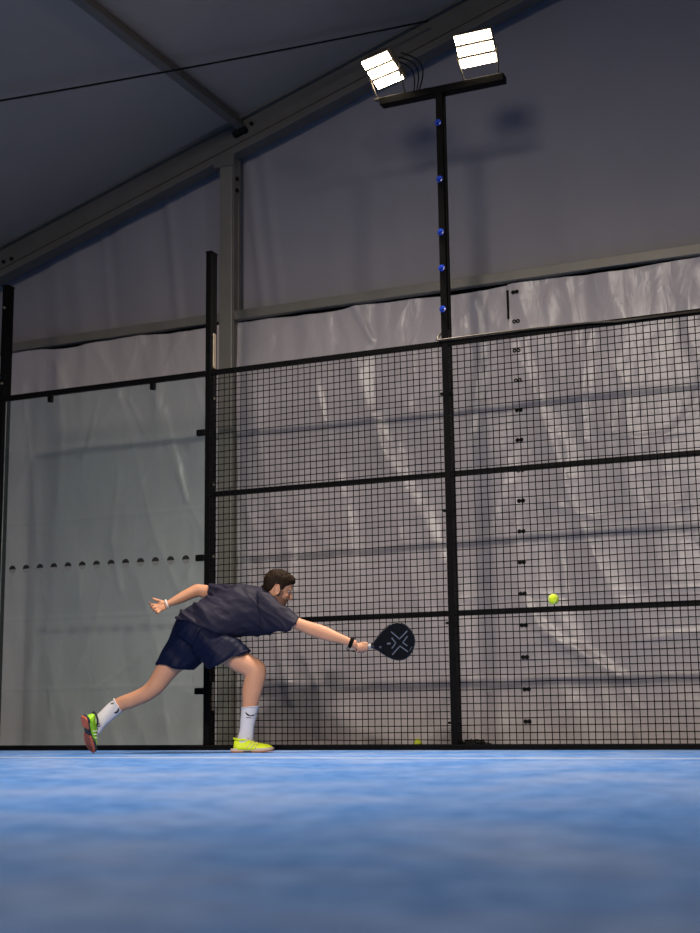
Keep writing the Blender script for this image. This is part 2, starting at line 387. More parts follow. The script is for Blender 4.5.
def curtain_y(x, z):
    top = math.exp(-(3.66-z)/0.55)
    f = 0.045*nz3(x*0.55, z*0.45, 2) + top*(0.030*nz3(x*3.2, z*0.4, 7)+0.014*nz3(x*8, z*0.5, 8))
    a, c = x*0.94+z*0.34, -x*0.34+z*0.94
    f += 0.022*nz3(a*2.6, c*0.55, 4)
    f += 0.012*max(0, 1-abs(nz3(a*2.2, c*0.5, 21))*3.2)**2
    f += 0.010*max(0, 1-abs(nz3(x*1.6-z*1.1, z*0.9+x*0.5, 33))*4)**2
    f += 0.008*nz3(x*5, z*2.2, 40)
    for zc in (0.52, 1.16, 2.06, 2.75): f += 0.006*math.exp(-((z-zc-0.01*nz3(x, zc))/0.012)**2)
    for P, amp, wid in RIDGES:
        if min(p[0] for p in P)-0.15 < x < max(p[0] for p in P)+0.15:
            f += 0.75*amp*math.exp(-(segd(x, z, P)/(wid*1.35))**2)
    return YW-f*0.85
def curtain_top(x): return 3.724 - 0.024*abs(math.sin(x*2.45+0.4))**3 - 0.008*(1+nz3(x*3, 0, 50))
CURT = 'white plastic tent curtains'
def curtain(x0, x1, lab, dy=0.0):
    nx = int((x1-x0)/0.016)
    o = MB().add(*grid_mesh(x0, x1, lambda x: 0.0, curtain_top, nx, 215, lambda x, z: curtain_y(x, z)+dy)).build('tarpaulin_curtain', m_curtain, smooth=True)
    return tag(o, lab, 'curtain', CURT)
curtain(-5.5, -0.50, 'wrinkled white tarpaulin curtain hanging behind the glass panel')
curtain(-0.335, 2.215, 'wrinkled white tarpaulin curtain hanging behind mesh between grey column and eyelet seam', 0.012)
cr = curtain(2.185, 7.0, 'white tarpaulin curtain with a column of paired eyelets along its left edge', -0.012)
# dark bar painted in for the slit at the flap edge, and eyelet pairs
MB().box((2.176, curtain_y(2.18, 3.6)-0.03, 3.42), (2.192, curtain_y(2.18, 3.6)-0.012, 3.66)).build('dark_slit_bar', m_dark, cr)
for k in range(15):
    z = 3.668 - 0.2465*k - 0.03
    for dx in (-0.016, 0.016):
        xe = 2.248 + dx - 0.001*k
        y = curtain_y(xe, z)-0.018
        t = MB()
        ringpts = [(xe+0.012*math.cos(a), y, z+0.012*math.sin(a)) for a in [2*math.pi*i/12 for i in range(13)]]
        t.tube(ringpts, 0.0055, 6); 
        if k not in (1, 2, 3): t.tube([(xe, y+0.004, z), (xe, y-0.002, z)], 0.009, 10)
        e = t.build('eyelet', m_dark if k else m_dark, cr)

# ================================================================== THE COURT FENCE
def post(x, top, label, name='fence_post'):
    root = thing(name, (x, 0, 0), label, 'post', 'black fence posts')
    MB().box((x-0.025, 0.0, 0.0), (x+0.025, 0.10, top)).build('upright', m_black, root, bevel=0.003)
    MB().box((x-0.028, -0.003, top), (x+0.028, 0.103, top+0.012)).build('end_cap', m_black, root)
    return root
r = post(-2.082, 4.0, 'black square fence post left of the glass panel at the picture edge')
MB().box((-2.105, -0.012, 0.03), (-2.055, -0.001, 0.52)).build('steel_plate', m_plate, r, bevel=0.002)
for z in (3.80, 3.12, 1.43, 0.43): MB().tube([(-2.075, -0.002, z), (-2.075, -0.012, z)], 0.011, 8).build('bolt', m_plate, r)
r = post(-0.03, 4.0, 'black square fence post between glass panel and wire mesh behind the player')
MB().box((-0.0035, 0.03, 3.03), (0.002, 0.075, 3.32)).build('steel_plate', m_plate, r, bevel=0.002)
MB().box((-0.0035, 0.03, 0.30), (0.002, 0.075, 0.52)).build('steel_plate', m_plate, r, bevel=0.002)
for z in (2.78, 2.08, 1.5, 0.45): MB().tube([(-0.006, 0.05, z), (0.004, 0.05, z)], 0.012, 8).build('bolt', m_plate, r)

# glass panel with black rail, clamps and a row of dots
root = thing('glass_panel', (-1.0, 0.02, 0.0), 'tall greenish glass court panel with a row of black dots', 'glass panel')
MB().box((-2.04, 0.012, 0.04), (-0.066, 0.024, 2.965)).build('pane', m_glass, root)
MB().box((-2.056, -0.005, 2.962), (-0.0562, 0.035, 3.005)).build('top_rail', m_black, root, bevel=0.002)
MB().box((-2.056, 0.0, 0.0), (-0.0562, 0.04, 0.04)).build('bottom_rail', m_black, root, bevel=0.002)
for px in (50, 152):
    p = onY(px, 380, 0); MB().box((p.x-0.02, -0.004, 2.905), (p.x+0.02, 0.036, 2.965)).build('clamp', m_black, root, bevel=0.004)
for z in (2.50, 1.49, 0.45): MB().box((-0.135, -0.004, z-0.025), (-0.0562, 0.036, z+0.025)).build('clamp', m_black, root, bevel=0.006)
for k in range(13):
    x = -1.917 + 0.1407*k; z = 1.4945 - 0.0008*k; rr = 0.034; n = 16
    def half(a0, a1):
        pts = [(x+rr*math.cos(a0+(a1-a0)*i/n), z+rr*math.sin(a0+(a1-a0)*i/n)) for i in range(n+1)]
        m_ = MB(); N = len(pts)
        m_.add([(p, 0.0105, q) for p, q in pts]+[(p, 0.0118, q) for p, q in pts], [tuple(range(N)), tuple(range(2*N-1, N-1, -1))]+[(i, (i+1) % N, N+(i+1) % N, N+i) for i in range(N)])
        return m_
    half(0, math.pi).build('dot', m_glassdot, root); half(math.pi, 2*math.pi).build('dot', m_glassdot2, root)['label'] = 'grey lower half of a dot'

# wire mesh bays
def mesh_bay(x0, x1, label, seed):
    root = thing('mesh_fence_panel', ((x0+x1)/2, 0.0, 0.0), label, 'fence', 'black wire mesh fence bays')
    for nm, z in (('bottom_rail', 0.02), ('lower_rail', 0.968), ('middle_rail', 1.99), ('top_rail', 2.985)):
        MB().box((x0+0.026, 0.0, z-0.02), (x1-0.026, 0.035, z+0.02)).build(nm, m_black, root, bevel=0.003)
    rnd = random.Random(seed); mb = MB(); R = 0.0034
    nv = round((x1-x0)/0.0513); nh = round(2.96/0.0505)
    off = [[rnd.uniform(-0.0025, 0.0025) for _ in range(9)] for _ in range(max(nv, nh)+1)]
    def w_(o, t):
        t = max(0, min(7.999, t*8)); i = int(t); return o[i]+(o[i+1]-o[i])*(t-i)
    for i in range(1, nv):
        x = x0+(x1-x0)*i/nv
        mb.tube([(x+w_(off[i], j/16)*1.3, -0.005, 0.02+2.96*j/16) for j in range(17)], R, 4)
    off = [[rnd.uniform(-0.0035, 0.0035) for _ in range(9)] for _ in range(nh+1)]
    for i in range(1, nh):
        z = 0.02+2.96*i/nh
        mb.tube([(x0+0.027+(x1-x0-0.054)*j/16, 0.0005, z+w_(off[i], j/16)) for j in range(17)], R, 4)
    mb.build('wire_mesh', m_wire, root)
    return root
mesh_bay(-0.03, 2.0, 'black wire mesh fence bay behind the outstretched racket, left of the lamp mast', 3)
mesh_bay(2.0, 4.0, 'black wire mesh fence bay behind the flying ball, right of the lamp mast', 5)

# lamp mast
root = thing('lamp_mast', (2.0, 0.05, 0), 'tall black lamp mast rising from the mesh fence to two floodlights', 'lamp mast')
MB().box((1.975, 0.0, 0.0), (2.025, 0.10, 4.99)).build('pole', m_black, root, bevel=0.003)
MB().box((2.028, 0.03, 3.1), (2.034, 0.06, 4.95)).build('cable_channel', m_dark, root)
MB().box((1.505, 0.0, 4.985), (2.525, 0.09, 5.045)).build('crossbar', m_black, root, bevel=0.004)
MB().box((1.92, -0.06, 0.0), (2.08, 0.16, 0.015)).build('base_plate', m_black, root)
for px, py in ((438.6, 122.6), (441, 179), (441.6, 232), (443, 268), (444.3, 309)):
    p = onY(px, py, -0.005); x = 1.995
    o = MB().tube([(x, -0.001, p.z), (x, -0.012, p.z), (x, -0.014, p.z), (x, -0.034, p.z)], [0.026, 0.026, 0.017, 0.012], 10).build('bolt_cap', m_bluebolt, root)
    o['label'] = 'blue bolt cap'
for z in (2.6, 1.72, 0.9, 0.19): MB().box((1.955, -0.004, z-0.008), (2.045, 0.03, z+0.008)).build('mesh_clip', m_black, root)

def floodlight(x, yaw, tilt, wx, h, label, power):
    # e1 along the modules, e2 down the face, n out of the face
    e1 = Vector((math.cos(yaw), -math.sin(yaw), 0)); hn = Vector((-math.sin(yaw), -math.cos(yaw), 0))
    n = (hn*math.cos(tilt) - ZUP*math.sin(tilt)).normalized(); e2 = e1.cross(n)
    if e2.z > 0: e2 = -e2
    c = Vector(x)
    root = thing('floodlight', c, label, 'floodlight', 'floodlight heads on the mast')
    for k in (-1, 0, 1):
        cc = c + e2*(k*h/3)
        MB().obox(cc - n*0.022, e1*wx/2*1.02, e2*(h/6-0.004), n*0.018).build('module_frame', m_house, root, bevel=0.003)
        MB().obox(cc, e1*wx/2*0.97, e2*(h/6-0.012), n*0.005).build('led_module', m_led, root)
        f = MB()
        for q in range(9): f.obox(cc - n*0.065 + e1*wx*(q-4)/9.5, e1*0.003, e2*(h/6-0.006), n*0.028)
        f.build('heat_sink', m_house, root)
    br = MB()
    foot = Vector((c.x+0.0, 0.045, 5.055))
    for s in (-1, 1):
        p = c + e1*s*(wx/2+0.012) - n*0.03
        br.tube([p, p + Vector((0, 0.02, -0.06)), Vector((p.x*0.85+foot.x*0.15, 0.045, 5.055))], 0.008, 6)
    br.obox((c.x, 0.045, 5.052), (wx/2, 0, 0), (0, 0.02, 0), (0, 0, 0.006))
    br.build('bracket', m_house, root)
    ld = bpy.data.lights.new('floodlight_beam', 'SPOT'); ld.energy = power; ld.color = (1.0, 0.86, 0.70)
    ld.spot_size = math.radians(125); ld.spot_blend = 0.8; ld.shadow_soft_size = 0.12
    lo = bpy.data.objects.new('floodlight_beam', ld); COL.objects.link(lo); lo.location = c + n*0.14
    lo.rotation_euler = n.to_track_quat('-Z', 'Y').to_euler(); set_parent(lo, root)
    return root, e1, n
pl = onY(382.5, 70.5, -0.12); pr = onY(475.5, 49, -0.08)
rt, e1, n1 = floodlight(pl, math.radians(18.6), math.radians(52), 0.27, 0.275, 'left floodlight head, tilted far down, three glowing bars on the mast crossbar', 1700)
c = MB()
for k in range(3):
    a = pl + e1*0.10 - n1*0.08 + Vector((0.02*k, 0, 0.03*k)); e = Vector((1.78+0.02*k, 0.05, 5.052))
    c.tube([a.lerp(e, t/10) + Vector((0.06+0.02*k, 0, 0.04))*math.sin(math.pi*t/10) for t in range(11)], 0.006, 6)
c.tube([(1.78, 0.05, 5.053), (1.88, 0.04, 5.06), (1.97, 0.05, 5.053)], 0.007, 6)
c.build('cable', m_dark, rt, smooth=True)
floodlight(pr, math.radians(0), math.radians(40), 0.295, 0.27, 'right floodlight head facing the court, brightest on the mast crossbar', 1400)

# bent conduit along the top rail
pA = onY(437, 341, -0.03); 
z0 = pA.z
pts = [(1.962, 0.03, z0+0.07), (1.958, -0.02, z0+0.035), (1.955, -0.035, z0+0.008), (1.975, -0.04, z0), (2.05, -0.04, z0+0.002), (2.6, -0.035, z0+0.003), (3.1, -0.03, z0-0.006), (3.3, -0.02, z0-0.02), (4.0, -0.018, z0-0.02)]
o = MB().tube(pts, 0.008, 8).build('conduit_pipe', mat('brassy_conduit', (0.06, 0.048, 0.032), 0.45, 0.2), smooth=True)
tag(o, 'thin bent brownish pipe running along the mesh top rail right of the mast', 'pipe')
# small fixings standing on the top rail
# rubber crumb swept against the mast foot
mb = MB(); rnd = random.Random(11)
for i in range(260):
    x = rnd.gauss(2.06, 0.10); y = 0.185+abs(rnd.gauss(0.02, 0.05)); h = 0.055*math.exp(-((x-2.06)/0.14)**2)+0.006
    s = rnd.uniform(0.006, 0.016); z = rnd.uniform(0, h)
    mb.ellipsoid((x, y, z+s*0.3), (s, 0, 0), (0, s*0.8, 0), (0, 0, s*0.7), 6, 4)
o = mb.build('rubber_crumb', m_crumb); tag(o, 'small dark heap of crumb swept behind the mast foot', 'debris', kind='stuff')

# ================================================================== BALLS
def ball(loc, r, m, label, rot):
    root = thing('padel_ball', loc, label, 'ball', 'padel balls'); L = Vector(loc)
    bm = bmesh.new(); bmesh.ops.create_icosphere(bm, subdivisions=4, radius=r); me = bpy.data.meshes.new('felt'); bm.to_mesh(me); bm.free()
    for v in me.vertices: v.co += L
    me.materials.append(m); link('felt', me, root, True)
    pts = []; A = 0.44
    for i in range(61):
        t = 2*math.pi*i/60; 
        v = Vector((math.cos(t)+0.38*math.cos(3*t), math.sin(t)-0.38*math.sin(3*t), 1.25*math.sin(2*t))).normalized()*r*1.002
        v.rotate(rot); pts.append(L+v)
    MB().tube(pts, r*0.045, 5).build('seam', m_ballseam, root, True)
from mathutils import Euler
bp_ = CAM + 9.0*ray(553.5, 599.2)
ball(bp_, 0.0345, m_ball, 'bright yellow padel ball flying in mid-air right of the mast', Euler((0.5, 0.3, 0.9)))
ball((1.385, 0.86, 0.030), 0.034, m_ballold, 'dull green padel ball lying on the ground behind the mesh fence', Euler((1.0, 0.2, 0.2)))

# ================================================================== THE PLAYER
foot = onZ(250, 752.0, 0)
player = thing('person', (foot.x, foot.y, 0), 'man in dark navy shirt and shorts lunging right with arm stretched to the racket', 'person')
N = 22
def ring_pts(row, n=N, scale=1.0):
    x1, y1, x2, y2, l1, l2, hd = row
    A, B = at(x1, y1, l1), at(x2, y2, l2); c = (A+B)/2; a = (A-B)/2*scale; bv = AWAY*hd*scale
    # keep depth axis perpendicular to the in-plane axis
    an = a.normalized(); bv = (bv - bv.dot(an)*an).normalized()*hd*scale
    return [c + math.cos(t)*a + math.sin(t)*bv for t in [2*math.pi*j/n for j in range(n)]]
def limb(mb, rows, k=4, hollow=None):
    rows = [r if len(r) == 7 else (*r[:5], r[4], r[5]) for r in rows]   # one depth for both outlines
    rr = [ring_pts(r) for r in catmull(rows, k)]
    if hollow:                                     # open hem: fold the last rings back inside
        depth, sc_ = hollow; L = len(rr)
        def shrink(r, s):
            c = sum(r, Vector())/len(r); return [c+(p-c)*s for p in r]
        for i in range(depth): rr.append(shrink(rr[L-1-i], sc_-0.03*i))
    mb.rings(rr)

# ---- body -----------------------------------------------------------
body = MB()
limb(body, [(182,618,222,640,0.02,0.10), (196,612,228,641,0.02,0.125), (215,600,242,634,0.03,0.135), (234,592,256,630,0.04,0.14), (250,591,268,626,0.03,0.13), (262,592,276,617,0.02,0.09), (268,594,278,610,0.02,0.06)])
front_leg = [(216,627,199,653,-0.05,0.085), (235,643,220,662,-0.08,0.080), (249,653.5,235,671.5,-0.10,0.076), (263.5,663,244.5,676,-0.12,0.063), (266.3,673,244.3,679,-0.125,0.060), (263.5,687,242.2,690,-0.125,0.058), (259,702,242.3,704,-0.125,0.050), (256,716,241,718,-0.125,0.042), (253,729,240.2,731,-0.125,0.036), (252,740,238,742,-0.125,0.034)]
back_leg = [(184,626,208,650,0.06,0.085), (170,645,193,663,0.08,0.082), (157.5,664,179,673,0.09,0.072), (151.5,675,169.5,683.5,0.10,0.064), (146.8,682.5,161,693,0.10,0.058), (141,687.5,150.5,700.5,0.11,0.055), (133,691.5,141.5,704.5,0.12,0.053), (124,695,131.5,708.5,0.13,0.050), (116,698.5,123.5,710.8,0.14,0.043), (107,705.5,114,718,0.135,0.037), (99,713.5,106,725,0.125,0.034), (94,719,101,731,0.11,0.033)]
limb(body, front_leg); limb(body, back_leg)
limb(body, [(262,597,266,622,-0.06,0.06), (274,602,271,625,-0.10,0.058), (285,609.5,279,625,-0.14,0.052), (293,614.5,287.5,627.5,-0.17,0.047), (301,618.5,296,629.5,-0.19,0.043), (310,621.5,305,633.5,-0.21,0.042), (318,623.7,313.5,637,-0.23,0.044), (327,626.8,322.5,640,-0.25,0.042), (338,632.3,334.5,642.6,-0.28,0.035), (346,636,343.5,644.5,-0.30,0.028), (352.5,639,350.5,646.2,-0.315,0.024), (357,640.3,354.5,648.5,-0.32,0.024)])
limb(body, [(248,590,246,608,0.10,0.055), (236,587,236,602,0.18,0.052), (222,586,222,599.5,0.26,0.048), (209,585.3,209,598.5,0.30,0.046), (201,584.3,202.5,598,0.31,0.045), (195.5,584.3,198.5,597,0.31,0.044), (188,588,192.5,598.8,0.30,0.043), (180,592.5,184,602.3,0.285,0.039), (173,597,176.5,604.8,0.27,0.032), (168.5,600,171.3,606,0.26,0.026), (165.5,601.2,168,607,0.255,0.024)])

# head frame
HS = 1.04
hF = (HR*0.90 + AWAY*0.16 - ZUP*0.36).normalized(); hS = -(AWAY - AWAY.dot(hF)*hF).normalized(); hU = hF.cross(hS)
if hU.z < 0: hU = -hU
HC = at(277.6, 589.3, -0.01)
def H(f, s, u): return HC + HS*(hF*f + hS*s + hU*u)
prof = [(-.116,.070,.040,.020),(-.110,.084,.020,.034),(-.095,.092,-.005,.047),(-.07,.093,-.040,.058),(-.045,.092,-.062,.064),(-.02,.089,-.080,.068),(.01,.087,-.093,.072),(.035,.094,-.100,.0755),(.07,.090,-.099,.075),(.095,.070,-.084,.063),(.112,.038,-.052,.039),(.119,.008,-.022,.014)]
rr = []
for u, f, b_, hw in catmull(prof, 3):
    ring = []
    for j in range(28):
        t = 2*math.pi*j/28; cx, sx = math.cos(t), math.sin(t)
        ring.append(H((f+b_)/2 + (f-b_)/2*cx, hw*(abs(sx)**0.9)*(1 if sx >= 0 else -1), u))
    rr.append(ring)
body.rings(rr)
HE = lambda c, a, b, d: body.ellipsoid(H(*c), hF*a*HS, hS*b*HS, hU*d*HS)
# nose
body.tube([H(.084,0,.022), H(.098,0,.000), H(.110,0,-.022), H(.108,0,-.032)], [.008*HS,.010*HS,.0125*HS,.011*HS], 10, True)
for s in (-1, 1):
    HE((.096, s*.011, -.031), .010, .008, .008)                # nostril wings
    HE((.082, s*.030, .030), .012, .022, .008)                 # brow
    HE((.072, s*.040, -.018), .016, .018, .016)                # cheek bone
    # ear: disc with rim
    body.ellipsoid(H(-.012, s*.076, -.004), (hF*.017+hU*.004)*HS, hS*.010*HS, (hU*.034-hF*.009)*HS)
    ear = [H(-.012+.019*math.cos(a)-.009*math.sin(a), s*.086, -.006+.034*math.sin(a)) for a in [math.radians(d) for d in range(-110, 150, 20)]]
    body.tube(ear, .0055*HS, 8, True)
HE((.089, 0, -.060), .010, .024, .006); HE((.088, 0, -.072), .010, .021, .007)   # lips
HE((.080, 0, -.100), .016, .022, .014)                                           # chin
# neck
limb(body, [(252,596,268,618,0.03,0.062), (258,591,273,613,0.02,0.058), (263,587,280,606,0.01,0.056), (269,584,284,600,0.0,0.055)], 3)

# ---- hands -----------------------------------------------------------
# racket frame first: the right hand closes on its handle
LR = -0.335
rk0 = at(372.6, 645.6, LR); rkT = at(415.2, 638.3, LR-0.02); RA = (rkT-rk0).normalized()
RN = (-AWAY*0.97 - ZUP*0.16); RN = (RN - RN.dot(RA)*RA).normalized(); RW = RN.cross(RA)
if RW.z < 0: RW = -RW
RS = (rkT-rk0).length/0.30
def K(a, w, n): return rk0 + RA*a*RS + RW*w*RS + RN*n*RS
# right hand: palm behind the handle (underside), fingers wrap round it towards the camera
wr = at(353.5, 643.3, -0.318)
palm_c = K(-.085, -.012, -.022)
body.ellipsoid((wr+palm_c)/2, (palm_c-wr)*0.75, RW*.030, RN*.024)
body.ellipsoid(palm_c, RA*.046, RW*.034, RN*.018)
for i, a in enumerate((-.046, -.066, -.086, -.104)):
    ln = (1.0, 1.06, 1.0, .88)[i]; R0 = 0.0265
    arc = []
    for q in range(8):
        th = math.radians(-150 + (235*ln)*q/7)                 # knuckles behind and below, tips in front
        arc.append(K(a + .010*(1-q/7) - .004*math.sin(q), R0*math.cos(th+math.pi/2)*1.0, R0*math.sin(th+math.pi/2)))
    body.tube(arc, [.0095,.0093,.0095,.0088,.0085,.0085,.008,.007], 9, True)
body.tube([K(-.10,.012,-.018), K(-.080,.026,-.006), K(-.056,.028,.010), K(-.034,.022,.020)], [.0135,.012,.0105,.009], 9, True)   # thumb along the handle
# left hand: open, relaxed, palm turned to the camera
lw = at(167.3, 603.9, 0.256)
fx = (at(158, 608.0, 0.225)-lw).normalized()                   # along the hand
px_ = (-AWAY*0.9 + ZUP*0.3); px_ = (px_-px_.dot(fx)*fx).normalized()   # palm normal
sx_ = fx.cross(px_)
if sx_.z < 0: sx_ = -sx_                                       # up side (thumb side)
def Hd(a, s, n): return lw + fx*a + sx_*s + px_*n
body.ellipsoid(Hd(.045, 0, 0), fx*.052, sx_*.040, px_*.017)
body.ellipsoid(Hd(.035, .020, .008), fx*.030, sx_*.018, px_*.016)     # ball of the thumb
body.ellipsoid(Hd(.010, 0, 0), fx*.03, sx_*.027, px_*.020)
for s0, L, sp in ((.030, .072, .010), (.010, .080, .002), (-.010, .074, -.006), (-.028, .058, -.016)):
    body.tube([Hd(.070, s0*.9, 0), Hd(.090, s0+sp*.4, .004), Hd(.090+L*.40, s0+sp, .018), Hd(.090+L*.58, s0+sp*1.2, .038), Hd(.090+L*.55, s0+sp*1.2, .056)], [.0095,.0095,.0088,.008,.007], 9, True)
body.tube([Hd(.020,.022,.006), Hd(.045,.044,.014), Hd(.066,.060,.018), Hd(.078,.080,.016)], [.0125,.0115,.010,.0085], 9, True)

me = remesh(body, 'body', 0.0042, 3, 0.5); me.materials.append(m_skin)
body_o = link('body', me, player, True)
bt = bvh(me)

# ---- hair, beard, eyes -------------------------------------------------
def shell(name, m, thick, nu=90, nv=60):
    vs = []; fs = []; C0 = H(0, 0, 0.0)
    for i in range(nv+1):
        ph = -math.pi/2 + math.pi*i/nv
        for j in range(nu):
            t = 2*math.pi*j/nu
            d = (hF*math.cos(ph)*math.cos(t) + hS*math.cos(ph)*math.sin(t) + hU*math.sin(ph)).normalized()
            hit = bt.ray_cast(C0 + d*0.3, -d)[0] if False else bt.ray_cast(C0, d)[0]
            R_ = min((hit-C0).length, 0.135) if hit else 0.09
            # height above the features
            p = d*R_/HS; f, s, u = p.dot(hF), p.dot(hS), p.dot(hU)
            vs.append(C0 + d*(R_ + thick(f, s, u, d)))
    for i in range(nv):
        for j in range(nu):
            a, b_ = i*nu+j, i*nu+(j+1) % nu; fs.append((a, b_, b_+nu, a+nu))
    o = MB().add(vs, fs).build(name, m, player, True)
    return o
def sstep(a, b, x):
    t = max(0, min(1, (x-a)/(b-a))); return t*t*(3-2*t)
def hair_t(f, s, u, d):
    # hairline: high at the forehead, round the ear, down the nape
    pts = [(-0.12, -0.070), (-0.075, -0.062), (-0.045, -0.030), (-0.032, 0.018), (-0.005, 0.028), (0.006, 0.000), (0.026, -0.004), (0.036, 0.030), (0.058, 0.046), (0.075, 0.064), (0.12, 0.066)]
    line = pts[-1][1]
    for (f0, l0), (f1, l1) in zip(pts, pts[1:]):
        if f <= f1: line = l0 + (l1-l0)*max(0, min(1, (f-f0)/(f1-f0))); break
    k = sstep(line-0.006, line+0.010, u)
    top = sstep(0.05, 0.10, u)
    th = 0.008 + 0.009*top + 0.008*sstep(0.03, 0.08, f)*top
    th += 0.013*sstep(-0.04, -0.09, f)*sstep(0.085, 0.045, u)
    q = d*30; st = noise.noise(Vector((q.dot(hF)*0.35, q.dot(hS)*0.9, q.dot(hU)*0.9)))*0.009 + noise.noise(d*22)*0.006 + noise.noise(d*48)*0.003
    return -0.010*(1-k) + k*(th + st*(0.4+top))
shell('hair', m_hair, hair_t)
def beard_t(f, s, u, d):
    k = sstep(-0.028, -0.050, u)*sstep(-0.03, 0.0, f)
    side = sstep(0.040, 0.055, abs(s))*sstep(0.03, -0.01, u)*sstep(-0.005, 0.012, f)*sstep(0.055, 0.04, f)
    mouth = math.exp(-((u+0.066)/0.010)**2)*math.exp(-(s/0.022)**2)*sstep(0.06, 0.075, f)
    k = max(k, side)*(1-mouth)
    return -0.008*(1-k) + k*(0.0016+0.0012*noise.noise(d*40))
shell('beard', m_beard, beard_t)
for s in (-1, 1):
    e = MB().ellipsoid(H(.0765, s*.031, .012), hF*.012, hS*.0115, hU*.0065).build('eye', m_eye, player, True)
    MB().ellipsoid(H(.0868, s*.031, .0105), hF*.003, hS*.0055, hU*.0055).build('iris', m_iris, e, True)
    MB().tube([H(.089, s*.014, .030), H(.095, s*.028, .036), H(.082, s*.046, .030)], .0038, 6, True).build('eyebrow', m_hair, player, True)

# ---- shorts ------------------------------------------------------------
mb = MB()
limb(mb, [(181,611,232,634,0.02,0.165), (177.5,617,232,646,0.02,0.170), (175,624,226,656,0.02,0.165), (174,632,214,660,0.03,0.15)])
limb(mb, [(180,616,222,642,0.05,0.13), (175,625,213,652,0.06,0.125), (168,639,206,659,0.07,0.118), (161,653,199.5,665.5,0.085,0.112), (155.5,664.2,194.5,670.8,0.09,0.108)], 4, (9, 0.88))
limb(mb, [(208,619,192,652,-0.04,0.12), (227,633,202,661,-0.07,0.12), (241,641.5,205,666,-0.09,0.115), (251,650.5,208,669,-0.105,0.110)], 5, (9, 0.88))
me = remesh(mb, 'shorts', 0.005, 5)
def fold_shorts(c):
    v = c-player.location; lx, ly, lz = v.dot(HR), v.dot(AWAY), v.z
    f = 0.0065*noise.noise(Vector((lx*9+lz*7, ly*5, (lz-lx)*2.5+7))) + 0.004*noise.noise(Vector((lx*20-lz*12, ly*10, lz*6+3)))
    f += 0.006*max(0, 1-abs(noise.noise(Vector((lx*7-lz*9, ly*4, lz*2))))*4)
    return f*1.5
displace(me, fold_shorts); me.materials.append(m_shorts); shorts_o = link('shorts', me, player, True)

# ---- shirt ---------------------------------------------------------------
mb = MB()
limb(mb, [(174.5,617.5,237.5,638,0.02,0.180), (181.5,610.5,239.5,638,0.02,0.182), (196,603,242,637,0.02,0.178), (212,595,246,636.5,0.03,0.175), (226,588.5,252,636,0.04,0.172), (240,585.5,262,635,0.04,0.165), (252,585.5,272,632,0.03,0.145), (261,587,279,628,0.01,0.125), (267,591,282,620,0.0,0.095), (271,594.5,282,613,0.0,0.07)], 5)
# right sleeve
limb(mb, [(258,590,262,630,-0.05,0.08), (270,595,271,632,-0.09,0.078), (283,605,279,632,-0.135,0.070), (292,611,284.5,630.5,-0.165,0.064), (300.5,617,290,630.5,-0.19,0.060)], 5, (8, 0.84))
# left sleeve
limb(mb, [(252,587,250,612,0.08,0.075), (238,585,238,606,0.17,0.070), (224,584,224,602,0.25,0.062), (209.3,583.6,208.8,600,0.30,0.058)], 5, (8, 0.84))
# collar
limb(mb, [(261,587.5,277,610,0.015,0.072), (264.5,586.2,279.5,606.5,0.01,0.066)], 3)
me = remesh(mb, 'shirt', 0.005, 5)
def fold_shirt(c):
    v = c-player.location; lx, ly, lz = v.dot(HR), v.dot(AWAY), v.z
    a = lx*0.87-lz*0.5; b_ = lx*0.5+lz*0.87
    amp = 0.6+0.6*sstep(0.05, -0.4, lx)
    f = 0.008*noise.noise(Vector((a*4, ly*5, b_*13+2))) + 0.0045*noise.noise(Vector((a*8, ly*9, b_*26)))
    f += 0.009*max(0, 1-abs(noise.noise(Vector((a*3+4, ly*4, b_*9))))*3.5)
    wst = sstep(0.02, -0.35, lx)
    f += 0.009*wst*(max(0, 1-abs(noise.noise(Vector((a*2.2+1, ly*3, b_*11+5))))*3)-0.3)
    f += 0.010*(max(0, 1-abs(noise.noise(Vector(((lx+lz)*9, ly*6, (lx-lz)*3+8))))*4)-0.2)*sstep(-0.1, 0.15, lx)
    return f*amp*1.7
displace(me, fold_shirt); me.materials.append(m_shirt); shirt_o = link('shirt', me, player, True)

# ---- socks -----------------------------------------------------------------
def grow(rows, px):
    out = []
    for r in rows:
        dx, dy = r[0]-r[2], r[1]-r[3]; L = math.hypot(dx, dy); ux, uy = dx/L*px, dy/L*px
        out.append((r[0]+ux, r[1]+uy, r[2]-ux, r[3]-uy, r[4], r[5]+px*0.0074))
    return out
def sock(rows):
    mb = MB(); limb(mb, grow(rows, 0.55), 5)
    r0 = ring_pts(tuple([*grow(rows, 0.9)[0][:5], grow(rows, 0.9)[0][4], grow(rows, 0.9)[0][5]]), 28)
    mb.tube(r0+[r0[0]], 0.0045, 6)                                   # cuff roll
    return mb.build('sock', m_sock, player, True)
sk1 = sock([(258,706.3,242.2,708,-0.125,0.048), (256,716,241,718,-0.125,0.042), (253.6,727,240.3,729,-0.125,0.036), (253,735,238,737.5,-0.125,0.036), (252.5,742,236,745,-0.125,0.036)])
sk2 = sock([(114.5,699.5,122.3,711.5,0.14,0.042), (107,705.5,114,718,0.135,0.037), (99.5,713,106.3,724.8,0.125,0.035), (95,718,102,730,0.11,0.035), (92,724,99,734,0.10,0.030)])
